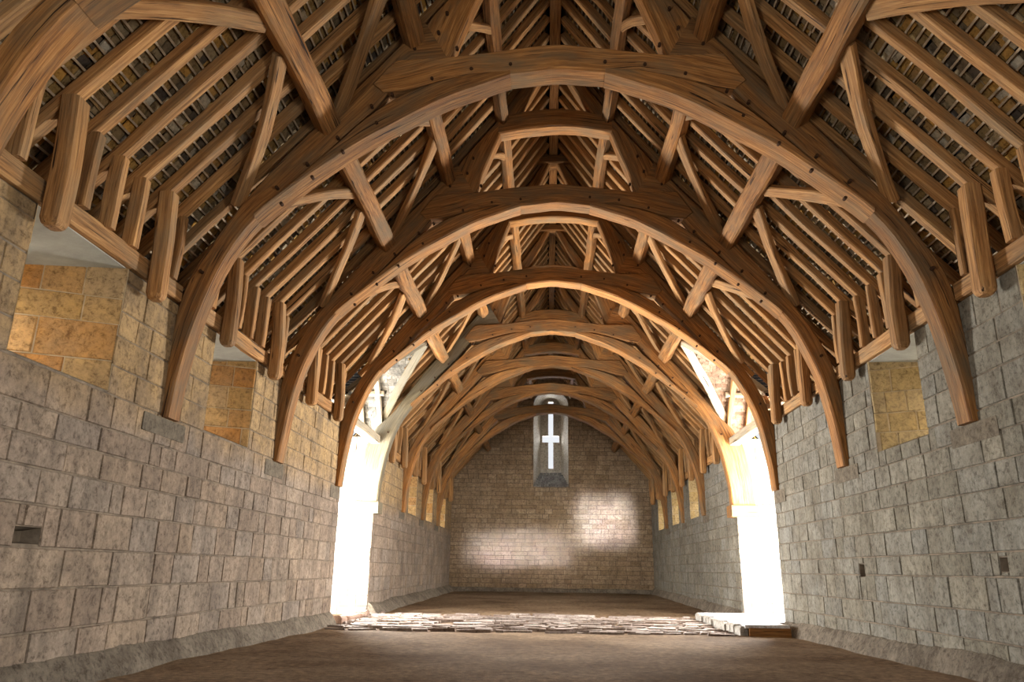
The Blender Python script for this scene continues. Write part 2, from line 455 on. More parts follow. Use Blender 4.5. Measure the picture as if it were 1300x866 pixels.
def side_wall(sx):
    name = SIDE[sx]
    rng = random.Random(21 + sx)
    mat = 'stone_left' if sx < 0 else 'stone_right'
    mb, mm = MB(), MB()
    P = lambda u, v, d: (sx * (WX - d), u, v)
    holes = [(DOOR0, DOOR1, -1, 2.65), (DOOR0, DOOR1U, 2.65, 9), (BACK0, BACK1, -1, 3.8)]
    for k in WIN[sx]:
        holes.append((TY[k] + 1.12, TY[k] + 2.58, SILL, 9))
    holes += PITS[sx]
    masonry(mb, mm, P, YBACK, YEND, -0.2, WTOP, holes, rng=rng, flip=(sx > 0), wavy=.02)
    # pits
    for (a0, a1, b0, b1) in PITS[sx]:
        d = -0.16
        vs = [P(a0, b0, -.012), P(a1, b0, -.012), P(a1, b1, -.012), P(a0, b1, -.012), P(a0 + .03, b0 + .02, d), P(a1 - .03, b0 + .02, d), P(a1 - .03, b1 - .03, d), P(a0 + .03, b1 - .03, d)]
        fs = [(4, 5, 6, 7), (0, 1, 5, 4), (1, 2, 6, 5), (2, 3, 7, 6), (3, 0, 4, 7)]
        mm.add(vs, fs)
    # top bed of the wall and its outer face
    for (u0, u1, v0, v1) in subtract((YBACK, YEND, -0.2, WTOP), holes[:3] + [(TY[k] + 1.85 - .3, TY[k] + 1.85 + .3, SILL + .25, 9) for k in WIN[sx]]):
        mm.add([(sx * (WX + WT), u0, v0), (sx * (WX + WT), u1, v0), (sx * (WX + WT), u1, v1), (sx * (WX + WT), u0, v1)], [(0, 1, 2, 3)])
    for (u0, u1, v0, v1) in subtract((YBACK, YEND, 0, 1), [(DOOR0, DOOR1U, 0, 1)] + [(TY[k] + 1.12, TY[k] + 2.58, 0, 1) for k in WIN[sx]]):
        mm.add([(sx * WX, u0, WTOP), (sx * WX, u1, WTOP), (sx * (WX + WT), u1, WTOP), (sx * (WX + WT), u0, WTOP)], [(0, 1, 2, 3)])
    w = struct(mb.build('wall_' + name, mat))
    mm.build('mortar', 'mortar', w)
    # door passage: the two side faces of the opening, run out to the porch mouth
    XO = 7.2
    fm, fmm = MB(), MB()
    masonry(fm, fmm, lambda u, v, d: (sx * u, DOOR1 - d, v), WX, XO, -0.2, 2.65, rng=rng, flip=(sx < 0))
    masonry(fm, fmm, lambda u, v, d: (sx * u, DOOR1U - d, v), WX, XO, 2.65, 4.35, rng=rng, flip=(sx < 0))
    fmm.add([(sx * WX, DOOR1, 2.65), (sx * XO, DOOR1, 2.65), (sx * XO, DOOR1U, 2.65), (sx * WX, DOOR1U, 2.65)], [(0, 1, 2, 3)])
    masonry(fm, fmm, lambda u, v, d: (sx * u, DOOR0 + d, v), WX, XO, -0.2, 4.35, rng=rng, flip=(sx > 0))
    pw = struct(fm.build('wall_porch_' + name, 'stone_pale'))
    fmm.build('mortar', 'mortar', pw)
    # windows high under the plate
    for k in WIN[sx]:
        wn[0] += 1
        w0, w1 = TY[k] + 1.12, TY[k] + 2.58
        c = (w0 + w1) / 2
        wo = struct(empty('window_%d' % wn[0], (sx * WX, c, SILL)))
        rm, rmm = MB(), MB()
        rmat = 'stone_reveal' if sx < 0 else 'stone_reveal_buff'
        gl = 0.27

        def Pr(ya, yb):
            def f(u, v, d):
                t = u / WT
                return (sx * (WX + u), ya + (yb - ya) * t - d * (1 if ya > c else -1), v)
            return f
        masonry(rm, rmm, Pr(w1, c + gl), 0, WT, SILL, WTOP + .02, ch=(0.26, 0.4), ln=(0.3, 0.7), rng=rng, flip=(sx < 0))
        masonry(rm, rmm, Pr(w0, c - gl), 0, WT, SILL, WTOP + .02, ch=(0.26, 0.4), ln=(0.3, 0.7), rng=rng, flip=(sx > 0))
        rv = rm.build('reveal', rmat, wo)
        rmm.build('mortar', 'mortar_pale', rv)
        sm = MB()
        sm.add([(sx * (WX), w0, SILL), (sx * (WX), w1, SILL), (sx * (WX + WT), c + gl, SILL + .28), (sx * (WX + WT), c - gl, SILL + .28)], [(0, 1, 2, 3)])
        sm.build('sill', 'stone_pale', wo)
        lm = MB()
        t = 0.06
        xi, xo = WX + .02, WX + WT
        vs = [(sx * xi, w0 - .05, WTOP - .0), (sx * xi, w1 + .05, WTOP - .0), (sx * xo, w1 + .05, WTOP - .12), (sx * xo, w0 - .05, WTOP - .12)]
        vs += [(x, y, z + t) for x, y, z in vs]
        lm.add(vs, [(0, 1, 2, 3), (4, 5, 6, 7), (0, 1, 5, 4), (1, 2, 6, 5), (2, 3, 7, 6), (3, 0, 4, 7)])
        lm.build('lintel', 'plaster', wo)
    # rough sloping footing at the wall base
    for (a, b) in ((YBACK, DOOR0 - .02), (DOOR1 + .02, YEND)):
        fb = MB()
        n = int((b - a) / 0.12); m = 5
        vs = []
        for i in range(n + 1):
            y = a + (b - a) * i / n
            wv = 0.20 + (0.12 if y > DOOR1 and sx < 0 else 0.0) + 0.06 * noise.noise(Vector((y * 0.8, sx * 5, 0)))
            hv = 0.26 + 0.05 * noise.noise(Vector((y * 0.6, sx * 9, 0)))
            for j in range(m + 1):
                t = j / m
                x = WX + .02 - wv * (1 - (1 - t) ** 1.0) + 0.02 * noise.noise(Vector((y * 4, t * 5, sx)))
                z = floor_z(y) - .06 + (hv + .06) * (1 - t ** 1.6) + 0.022 * noise.noise(Vector((y * 5, t * 4, sx * 3)))
                vs.append((sx * x, y, z))
        fs = []
        for i in range(n):
            for j in range(m):
                q = i * (m + 1) + j
                f = (q, q + 1, q + m + 2, q + m + 1)
                fs.append(f if sx < 0 else f[::-1])
        vs += [(sx * (WX + .02), y, floor_z(y) - .06) for y in (a, b)]
        N = (n + 1) * (m + 1)
        fs += [tuple(range(m + 1)) + (N,), tuple(range(n * (m + 1), N)) + (N + 1,)]
        fb.add(vs, fs)
        tn[0] += 1
        struct(fb.build('trim_%d' % tn[0], 'stone_footing'))


tn = [0]
side_wall(-1)
side_wall(1)


# ------------------------------------------------------------------ gable wall with the cross-shaped window
def end_wall():
    rng = random.Random(5)
    mb, mm = MB(), MB()
    P = lambda u, v, d: (u, YEND - d, v)
    hw = 0.80; z0, zs, zt = 4.72, 8.5, 9.12
    n = 14
    holes = [(-hw, hw, z0, zs)]
    # segmental head, approximated by thin steps hidden behind the recess edge
    prof = [(hw * math.cos(math.pi * i / (2 * n)), zs + (zt - zs) * math.sin(math.pi * i / (2 * n))) for i in range(n + 1)]
    for (xa, za), (xb, zb) in zip(prof, prof[1:]):
        holes.append((-(xa + xb) / 2, (xa + xb) / 2, za, zb))
    masonry(mb, mm, P, -WX - .1, WX + .1, -0.1, 10.6, holes, ch=(0.16, 0.24), ln=(0.3, 0.75), joint=0.012, rng=rng,
            clip=lambda q: min(abs(q[0]), abs(q[1])) < 5 and (q[0] * q[1] < 0 or q[2] < roof_z(min(abs(q[0]), abs(q[1]))) + .3))
    w = struct(mb.build('wall_end', 'stone_end'))
    mm.build('mortar', 'mortar_end', w)
    wn[0] += 1
    wo = struct(empty('window_%d' % wn[0], (0, YEND, z0)))
    D = 0.95
    ow = 0.47; oz0, ozs, ozt = 5.42, 8.5, 9.0
    inner = [(-hw, z0), (-hw, zs)] + [(-x, z) for x, z in prof[1:]] + [(x, z) for x, z in prof[::-1][1:]] + [(hw, z0)]
    op = [(ow * math.cos(math.pi * i / (2 * n)), ozs + (ozt - ozs) * math.sin(math.pi * i / (2 * n))) for i in range(n + 1)]
    outer = [(-ow, oz0), (-ow, ozs)] + [(-x, z) for x, z in op[1:]] + [(x, z) for x, z in op[::-1][1:]] + [(ow, oz0)]
    rm = MB()
    vs = [(x, YEND - .005, z) for x, z in inner] + [(x, YEND + D, z) for x, z in outer]
    k = len(inner)
    rm.add(vs, [(i, i + 1, k + i + 1, k + i) for i in range(k - 1)])
    rm.build('reveal', 'stone_pale_recess', wo)
    # stepped sill
    sm = MB()
    ns = 7
    for i in range(ns):
        t0, t1 = i / ns, (i + 1) / ns
        ya, yb = YEND - .01 + (D + .01) * t0, YEND - .01 + (D + .01) * t1
        za, zb = z0 + (oz0 - z0) * t0, z0 + (oz0 - z0) * t1
        wa = hw + (ow - hw) * t0
        x = -wa
        while x < wa - .02:
            l = min(rng.uniform(.12, .22), wa - x)
            zz = zb - .02 + rng.uniform(-.012, .012)
            timber(sm, [(x + .006, (ya + yb) / 2, zz - .06), (x + l - .006, (ya + yb) / 2, zz - .06)], yb - ya + .03, .14, n=2, ch=.012, wob=0)
            x += l
    sm.build('sill', 'stone_sill', wo)
    # outer leaf pierced by the cross
    om = MB()
    sw, aw = 0.115, 0.40
    rects = [(-sw, sw, 5.62, 8.82), (-aw, aw, 6.86, 7.17)]
    for (a, b, c, d) in subtract((-.6, .6, 5.3, 9.3), rects):
        vs = [(x, y, z) for y in (YEND + D - .02, YEND + D + .12) for x, z in ((a, c), (b, c), (b, d), (a, d))]
        om.add(vs, [(0, 1, 2, 3), (4, 5, 6, 7), (0, 1, 5, 4), (1, 2, 6, 5), (2, 3, 7, 6), (3, 0, 4, 7)])
    om.build('pierced_panel', 'stone_pale_recess', wo)
    # footing of the gable
    fb = MB()
    timber(fb, [(-WX, YEND - .03, floor_z(YEND) + .08), (WX, YEND - .03, floor_z(YEND) + .08)], .16, .2, n=60, ch=.04, wob=.03)
    tn[0] += 1
    struct(fb.build('trim_%d' % tn[0], 'stone_footing'))


M['stone_pale_recess'] = stone('stone_pale_recess', [(0.0, (0.42, 0.39, 0.33)), (1.0, (0.45, 0.41, 0.35))], (0.3, 0.25, 0.18), 0.5, 0.2)
end_wall()


# ------------------------------------------------------------------ trusses
ARCH = [(4.42, 2.65), (4.37, 3.2), (4.24, 3.95), (4.01, 4.62), (3.70, 5.13), (3.27, 5.53), (2.78, 5.93), (2.43, 6.18), (2.05, 6.42), (1.47, 6.76), (1.02, 6.94), (0.5, 7.12), (0.0, 7.17)]
PEG = MB()
PEG.add([(0.014 * math.cos(a * math.pi / 4) * 1.2, y, 0.014 * math.sin(a * math.pi / 4) * 1.2) for y in (0.02, -0.016) for a in range(8)],
        [(0, 1, 2, 3, 4, 5, 6, 7), (15, 14, 13, 12, 11, 10, 9, 8)] + [(a, (a + 1) % 8, 8 + (a + 1) % 8, 8 + a) for a in range(8)])
_pm = bpy.data.meshes.new('peg'); _pm.from_pydata(PEG.v, [], PEG.f); _pm.materials.append(M['peg'])


def make_truss(k):
    y0 = TY[k]; y1 = y0 + TT
    t = empty('cruck_truss', (0, y0 + TT / 2, 2.65))
    j = lambda a=.03: R.uniform(-a, a)
    dz = j(.05) if k > 2 else 0
    flat = (k == 0)
    arch = catmull([(x, 0, z + dz * (z - 2.65) / 4.5) for x, z in ARCH], 5)
    arch = [(p.x, p.z) for p in arch]
    pegs = []
    for sx in (-1, 1):
        # lower cruck blade: from the wall foot up to the collar, outer edge on the rafters
        low = [p for p in arch if p[0] >= 3.715]
        foot = 4.57
        if k == 4:
            outer = [(4.98, 2.65), (4.93, 3.5), (4.8, 4.1), (4.55, 4.55)]
        else:
            outer = [(foot + .01, 2.65), (4.54, 3.5), (4.50, 4.0), (4.38, 4.45)]
        outer += [(4.12, 4.95), (3.8, 5.45), (3.5, 5.86), (3.19, 6.25), (2.74, 6.77), (2.3, 7.27), (1.75, 7.95)]
        inner = [(p[0] - .0, p[1]) for p in low] + [(3.62, 5.24), (3.38, 5.46), (3.06, 5.84), (2.74, 6.2), (2.42, 6.55), (2.16, 6.88), (1.86, 7.3), (1.42, 7.36)]
        outer = [(x, min(z, roof_z(x) - .02)) for x, z in outer]
        mb = MB(); slab(mb, catmull([(x, 0, z) for x, z in inner], 3) and inner, outer, y0 + .005, y1 - .005, n=30, sx=sx, wob=.02)
        mb.build('blade', 'oak_grey' if (k == 4 and sx < 0) else 'oak', t, (sx * 4.4, y0 + TT / 2, 2.65))
        # arch brace, tapering to the crown
        bl = [p for p in arch if 0.60 <= p[0] <= 3.705]
        tops = {3.70: 5.20, 3.4: 5.46, 3.06: 5.80, 2.74: 6.14, 2.5: 6.40, 2.2: 6.66, 1.9: 6.86, 1.5: 7.01, 1.0: 7.13, 0.6: 7.17}
        ks = sorted(tops)
        def top(x):
            for a, b in zip(ks, ks[1:]):
                if x <= b: return tops[a] + (tops[b] - tops[a]) * (max(x, a) - a) / (b - a)
            return tops[ks[-1]]
        upper = [(x, max(z + .03, top(x) + dz)) for x, z in bl]
        mb = MB(); slab(mb, bl, upper, y0 - .032, y1 + .02, n=24, sx=sx, wob=.012)
        mb.build('arch_brace', 'oak', t, (sx * 3.6, y0 + TT / 2, 5.2))
        # upper cruck blade curving up to the ridge
        uo = [(1.98, 7.30), (1.9, 7.62), (1.64, 8.05), (1.3, 8.5), (1.0, 8.9), (0.7, 9.35), (0.45, 9.72), (0.18, 10.16)]
        uo = [(x, min(z, roof_z(x) - .02)) for x, z in uo]
        ui = [(1.42, 7.33), (1.36, 7.48), (1.27, 7.78), (1.12, 8.2), (0.97, 8.6), (0.72, 8.86), (0.4, 9.4), (0.05, 10.12)]
        mb = MB(); slab(mb, ui, uo, y0 + .02, y1 - .02, n=22, sx=sx, wob=.015)
        mb.build('upper_blade', 'oak', t, (sx * 1.6, y0 + TT / 2, 7.4))
        for s in (.6, 1.1, 1.6, 2.1): pegs.append((sx * s, top(s) + .06 + j(.02)))
        for s in (2.35, 2.75, 3.1, 3.45): pegs.append((sx * s, top(s) + .08 + j(.03))); pegs.append((sx * (s - .08), top(s) - .12 + j(.03)))
        for q in ((1.55, 7.75), (1.45, 8.05), (1.3, 7.5), (1.85, 7.5)): pegs.append((sx * q[0], q[1]))
        pegs.append((sx * 4.25, 4.4))
    # cambered collar, its underside cut to the crown of the arch
    ct = [(-2.36, 6.98), (-2.1, 7.33), (-1.3, 7.38), (-0.7, 7.46), (0, 7.53), (0.7, 7.44), (1.5, 7.34), (2.1, 7.36), (2.36, 6.96)]
    cb = [(-2.22, 6.86), (-1.9, 6.9), (-1.4, 7.05), (-1.0, 7.13), (-.62, 7.10), (0, 7.17), (.62, 7.10), (1.0, 7.13), (1.4, 7.05), (1.9, 6.9), (2.22, 6.84)]
    mb = MB(); slab(mb, [(x, z + dz) for x, z in cb], [(x, z + dz) for x, z in ct], y0 - .03, y1 + .02, n=34, wob=.015)
    mb.build('collar', 'oak', t, (0, y0 + TT / 2, 7.3))
    uct = [(-1.02, 8.88), (-.5, 9.02), (0, 9.06), (.5, 9.02), (1.02, 8.86)]
    ucb = [(-1.02, 8.56), (-.5, 8.65), (0, 8.69), (.5, 8.66), (1.02, 8.56)]
    mb = MB(); slab(mb, ucb, uct, y0 + .0, y1 - .0, n=14, wob=.012)
    mb.build('upper_collar', 'oak', t, (0, y0 + TT / 2, 8.7))
    mb = MB(); slab(mb, [(-.47, 10.06), (.47, 10.06)], [(-.24, 10.26), (.24, 10.26)], y0 - .03, y1 + .03, n=6, wob=.008)
    mb.build('yoke', 'oak', t, (0, y0 + TT / 2, 10.06))
    if k <= 4:
        for (x, z) in pegs:
            o = bpy.data.objects.new('peg', _pm); COL.objects.link(o); o.parent = t
            o.location = (x, -TT / 2 - .006 - (.024 if abs(x) > .55 and z < 7.3 else 0) , z - 2.65); o.scale = (1.25, 1.6, 1.25)
    if k == 0:
        lab = 'nearest dark oak truss, only its curved foot showing in the top left corner'
    elif k == 1:
        lab = 'largest fully visible oak truss, its great arch framing all the others'
    else:
        lab = '%s arched oak truss, counting the largest full arch as first%s' % (ORD[k], {3: ', before the doorways', 4: ', just beyond the doorways', 7: ', last before the gable'}.get(k, ''))
    tag(t, lab, 'roof truss', 'arched oak cruck trusses')
    return t


for k in range(NT): make_truss(k)


def where(k):
    if k < 0: return 'in front of the nearest truss'
    if k == 0: return 'just before the largest arched truss'
    if k == NT - 1: return 'between the last truss and the gable wall'
    return 'between the %s and %s full trusses' % (ORD[k], ORD[k + 1])


# ------------------------------------------------------------------ corbels under the truss feet
for k in range(NT):
    for sx in (-1, 1):
        mb = MB()
        y0 = TY[k]
        if k == 4:
            box(mb, sx * 4.36, sx * 5.02, y0 - .12, y0 + .42, 2.36, 2.645, c=.03, jit=.015)
            o = mb.build('corbel', 'oak_grey' if sx < 0 else 'oak', None, (sx * 4.5, y0 + .16, 2.36))
            tag(o, ('pale' if sx < 0 else 'reddish') + ' timber block on the far doorway corner, %s wall, under the fourth truss' % SIDE[sx], 'corbel', 'corbels under the truss feet')
        else:
            hh = R.uniform(.19, .25)
            l0, l1 = R.uniform(.32, .42), R.uniform(.48, .62)
            if k == 3: l1 = .36
            box(mb, sx * 4.488, sx * 4.62, y0 - l0, y0 + l1, 2.645 - hh, 2.645, c=.012, jit=.006)
            o = mb.build('corbel', 'stone_corbel', None, (sx * 4.5, y0 + .16, 2.4))
            lb = 'dark padstone in the %s wall under the foot of the %s' % (SIDE[sx], 'nearest truss' if k == 0 else 'largest arch' if k == 1 else ORD[k] + ' truss')
            tag(o, lb, 'corbel', 'corbels under the truss feet')


# ------------------------------------------------------------------ purlins, wind braces, ridge, wall plates
PX = [(3.03, 'lower', .27, .27), (1.97, 'middle', .23, .22), (1.04, 'upper', .19, .2)]


def roof_pt(sx, x, d):
    """point on the slope at |x|, d metres below the rafters"""
    m = (roof_z(x - .05) - roof_z(x + .05)) / .1
    nl = math.hypot(1, m)
    return (sx * (x - m / nl * d), roof_z(x) - d / nl)


def slope_up(sx, x):
    m = (roof_z(x - .05) - roof_z(x + .05)) / .1
    return Vector((sx * m, 0, 1)).normalized()


for k in range(-1, NT):
    ya = TY[k] + TT / 2 + .05 if k >= 0 else 1.4
    yb = TY[k + 1] + TT / 2 - .05 if k < NT - 1 else YEND + .05
    for sx in (-1, 1):
        for (x, nm, w, h) in PX:
            if k < 0 and nm != 'lower': continue
            p0 = roof_pt(sx, x, h / 2 + .012)
            mb = MB()
            up = slope_up(sx, x)
            mid = R.uniform(-.02, .02)
            timber(mb, [(p0[0], ya, p0[1]), (p0[0] + mid, (ya + yb) / 2, p0[1] - .01), (p0[0], yb, p0[1])], w, h, up, ch=.03, wob=.02)
            o = mb.build('purlin', 'oak', None, (p0[0], ya, p0[1]))
            tag(o, '%s oak purlin of the %s roof slope %s' % (nm, SIDE[sx], where(k)), 'purlin', 'oak purlins')
        # wall plate
        if k >= 0:
            pa, pb = TY[k] + TT + .03, (TY[k + 1] - .03 if k < NT - 1 else YEND - .01)
            if k == 3: pa = DOOR0 - .06
            if k == 4: pa = TY[4] + TT + .04
        else:
            pa, pb = 1.0, TY[0] - .03
        mb = MB()
        timber(mb, [(sx * 4.56, pa, 4.11 + (.1 if k == 3 else 0)), (sx * 4.56, pb, 4.11 + (.1 if k == 3 else 0))], .24, .21, ch=.015, wob=.01)
        o = mb.build('wall_plate', 'oak_pale' if k == 3 else 'oak_rafter', None, (sx * 4.56, pa, 4.1))  # doorway plate gets paler oak, daylight on it put into the colour
        tag(o, ('oak beam coloured pale as if daylit, spanning the %s doorway' % SIDE[sx]) if k == 3 else 'oak wall plate on the %s wall %s' % (SIDE[sx], where(k)), 'wall plate', 'oak wall plates')
    if k >= 0:
        mb = MB()
        timber(mb, [(0, ya, 10.36), (0, yb, 10.36)], .19, .2, ch=.015, wob=.012)
        o = mb.build('ridge_piece', 'oak_rafter', None, (0, ya, 10.36))
        tag(o, 'oak ridge piece along the roof apex %s' % where(k), 'ridge beam', 'oak ridge pieces')

# wind braces: blade foot -> purlin, bowed, lying just under the rafters
for k in range(NT):
    for sx in (-1, 1):
        for tier, (x0, x1, w) in (('lower', (4.03, 3.1, .2)), ('middle', (2.92, 2.0, .2)), ('upper', (1.62, 1.08, .15))):
            for dr in (-1, 1):
                if k == 0 and (dr < 0): continue
                if tier == 'upper' and dr < 0: continue
                run = 1.45 if tier != 'upper' else 0.95
                ys = TY[k] + (0.0 if dr < 0 else TT) - dr * .03
                if tier == 'lower' and k in (3, 4) and ((k == 3) == (dr > 0)): continue
                n = 7
                pts = []
                bow = R.uniform(.04, .12)
                for i in range(n):
                    t = i / (n - 1)
                    xx = x0 + (x1 - x0) * t + bow * math.sin(math.pi * t) * (-.8)
                    p = roof_pt(sx, xx, .13)
                    pts.append((p[0], ys + dr * run * t, p[1]))
                mb = MB()
                timber(mb, pts, R.uniform(.17, .22) if tier != 'upper' else .14, .09, slope_up(sx, (x0 + x1) / 2), n=9, ch=.015, wob=.02)
                o = mb.build('wind_brace', 'oak_rafter', None, pts[0])
                tn_ = 'nearest truss' if k == 0 else 'largest arch' if k == 1 else ORD[k] + ' truss'
                tag(o, 'bowed wind brace, %s side of the %s, to the %s %s purlin' % ('near' if dr < 0 else 'far', tn_, SIDE[sx], tier), 'wind brace', 'curved oak wind braces')

# ------------------------------------------------------------------ rafters with their ashlar posts
OFF = [(.16, 0), (.69, 1), (1.13, 2), (1.57, 1), (2.01, 1), (2.45, 1), (2.89, 2), (3.33, 1)]
VAL_X, VAL_Y, VAL_H = 3.14, (DOOR0 + DOOR1U) / 2, (DOOR1U - DOOR0) / 2


def valley_x(y):
    t = 1 - abs(y - VAL_Y) / VAL_H
    return None if t <= 0 else 4.5 + (VAL_X - 4.5) * t


def make_rafter(k, y, kind, sx, idx):
    pts = []
    xs = [5.45, 4.42, 3.75, 3.05, 2.5, 1.95, 1.45, 1.0, .5, .09]
    vx = valley_x(y)
    if vx: xs = [vx] + [x for x in xs if x < vx - .1]
    for x in xs:
        p = roof_pt(sx, x, -.068)
        pts.append((p[0], y + R.uniform(-.012, .012), p[1]))
    mb = MB()
    timber(mb, pts, R.uniform(.115, .15), .13, slope_up(sx, 3), n=16, ch=.014, wob=.014)
    base = (sx * 4.42, y, 4.95)
    o = mb.build('rafter', 'oak_rafter', None, base)
    if kind and not vx:
        pm = MB()
        if kind == 2:
            w, d = R.uniform(.19, .23), .17
            zb = 3.80 + R.uniform(-.04, .05)
            n0 = [(4.345, zb + .07, .75), (4.335, zb + .0, .98)]
            timber(pm, [(sx * 4.335, y, zb), (sx * 4.335, y, zb + .06), (sx * 4.335, y + R.uniform(-.02, .02), 4.4), (sx * 4.37, y, roof_z(4.37) + .02)], d, w, (0, 1, 0), n=8, ch=.03, wob=.012, nose=True)
        else:
            w, d = R.uniform(.10, .14), .14
            timber(pm, [(sx * 4.46, y, 4.20), (sx * 4.44, y + R.uniform(-.02, .02), 4.6), (sx * 4.43, y, roof_z(4.43) + .03)], d, w, (0, 1, 0), n=6, ch=.014, wob=.02)
        pm.build('ashlar_post', 'oak_rafter', o, (sx * 4.42, y, 4.2))
    ref = ('nearest truss' if k == 0 else 'largest arch' if k == 1 else ORD[k] + ' truss')
    extra = ' with a post hanging below the plate' if kind == 2 and not vx else ' cut short over the doorway' if vx else ''
    lab = ('oak rafter lying over the %s, %s slope' % (ref, SIDE[sx])) if idx == 0 else '%s oak rafter beyond the %s, %s slope%s' % (ORD[idx], ref, SIDE[sx], extra)
    tag(o, lab, 'rafter', 'oak rafters on the %s slope' % SIDE[sx])
    return o


for sx in (-1, 1):
    for k in range(NT):
        offs = list(OFF)
        if k == NT - 1: offs += [(3.77, 1), (4.2, 1)]
        for i, (d, kind) in enumerate(offs):
            make_rafter(k, TY[k] + d, kind, sx, i)

# ------------------------------------------------------------------ roof covering: laths and stone slates seen from below


def arc_pts(sx, d, step, s_from=0.0):
    """positions down the slope every step metres, at depth d above the rafter underside"""
    out = []
    for (x0, z0), (x1, z1) in zip(ROOF, ROOF[1:]):
        L = math.hypot(x1 - x0, z1 - z0); m = (z1 - z0) / (x0 - x1); nl = math.hypot(1, m)
        n = max(1, int(round(L / step)))
        for i in range(n):
            t = i / n
            x = x0 + (x1 - x0) * t; z = z0 + (z1 - z0) * t
            out.append((x, z, m / nl, 1 / nl, (x0 - x1) / L * -1, (z1 - z0) / L))
    return out


def roof_cover(sx):
    rr = random.Random(40 + sx)
    lm, tm, bm = MB(), MB(), MB()
    rows = arc_pts(sx, 0, .112)
    d0 = .15
    yA, yB = 1.2, YEND + .3

    def spans(x):
        # the doorway bay is open below the valley lines
        if x <= VAL_X: return [(yA, yB)]
        t = (4.5 - min(x, 4.5)) / (4.5 - VAL_X)
        hw = VAL_H * (1 - t)
        return [(yA, VAL_Y - hw), (VAL_Y + hw, yB)]
    for (x, z, nx, nz, tx, tz) in rows:
        for (a, b) in spans(x):
            # laths in lengths
            y = a
            while y < b:
                l = min(rr.uniform(2.2, 3.6), b - y)
                o1, o2 = rr.uniform(-.018, .018), rr.uniform(-.018, .018)
                vs = []
                for yy, o in ((y, o1), (y + l, o2)):
                    for (q, e) in ((-.011, 0), (.011, 0), (.011, .012), (-.011, .012)):
                        px = x + tx * (o + q) + nx * (d0 + e - .012); pz = z + tz * (o + q) + nz * (d0 + e - .012)
                        vs.append((sx * px, yy, pz))
                lm.add(vs, [(0, 1, 5, 4), (1, 2, 6, 5), (2, 3, 7, 6), (3, 0, 4, 7), (0, 3, 2, 1), (4, 5, 6, 7)])
                y += l
            # slates
            y = a - rr.uniform(0, .2)
            near = True
            while y < b:
                w = rr.uniform(.10, .26) if y < 20 else rr.uniform(.25, .5)
                ln = rr.uniform(.12, .17)
                o = rr.uniform(-.04, .02)
                e0 = d0 + .004 + rr.uniform(0, .03); e1 = d0 + .03 + rr.uniform(0, .02)
                y0_, y1_ = max(y, a), min(y + w, b)
                if y1_ - y0_ > .03:
                    g = rr.uniform(.002, .012)
                    vs = []
                    for (yy, o_, e) in ((y0_ + g, o, e0), (y1_ - g, o + rr.uniform(-.02, .02), e0 + rr.uniform(-.004, .012)), (y1_ - g, o + ln, e1), (y0_ + g, o + ln + rr.uniform(-.02, .02), e1)):
                        vs.append((sx * (x + tx * o_ + nx * e), yy, z + tz * o_ + nz * e))
                    vs += [(px + sx * nx * .02, py, pz + nz * .02) for px, py, pz in vs]
                    tm.add(vs, [(0, 1, 2, 3), (0, 1, 5, 4), (1, 2, 6, 5), (2, 3, 7, 6), (3, 0, 4, 7)])
                y += w
    # closed dark sheet over the slates, added to block light
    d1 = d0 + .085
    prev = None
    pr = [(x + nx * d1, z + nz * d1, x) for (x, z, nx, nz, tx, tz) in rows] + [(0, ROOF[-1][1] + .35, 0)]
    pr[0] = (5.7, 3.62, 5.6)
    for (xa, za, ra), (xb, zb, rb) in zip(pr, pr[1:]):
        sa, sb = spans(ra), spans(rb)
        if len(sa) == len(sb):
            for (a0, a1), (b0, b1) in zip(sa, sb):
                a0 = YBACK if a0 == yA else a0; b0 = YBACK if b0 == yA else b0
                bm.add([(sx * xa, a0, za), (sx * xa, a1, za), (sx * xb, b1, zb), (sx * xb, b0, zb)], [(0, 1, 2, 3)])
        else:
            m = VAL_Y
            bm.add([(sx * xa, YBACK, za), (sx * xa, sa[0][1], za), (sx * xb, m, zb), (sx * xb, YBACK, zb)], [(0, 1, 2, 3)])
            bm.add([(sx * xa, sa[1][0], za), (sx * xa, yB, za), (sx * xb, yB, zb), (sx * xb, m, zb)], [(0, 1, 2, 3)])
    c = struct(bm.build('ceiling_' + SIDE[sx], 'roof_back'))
    lm.build('laths', 'lath', c)
    tm.build('stone_slates', 'tiles', c)


roof_cover(-1)
roof_cover(1)


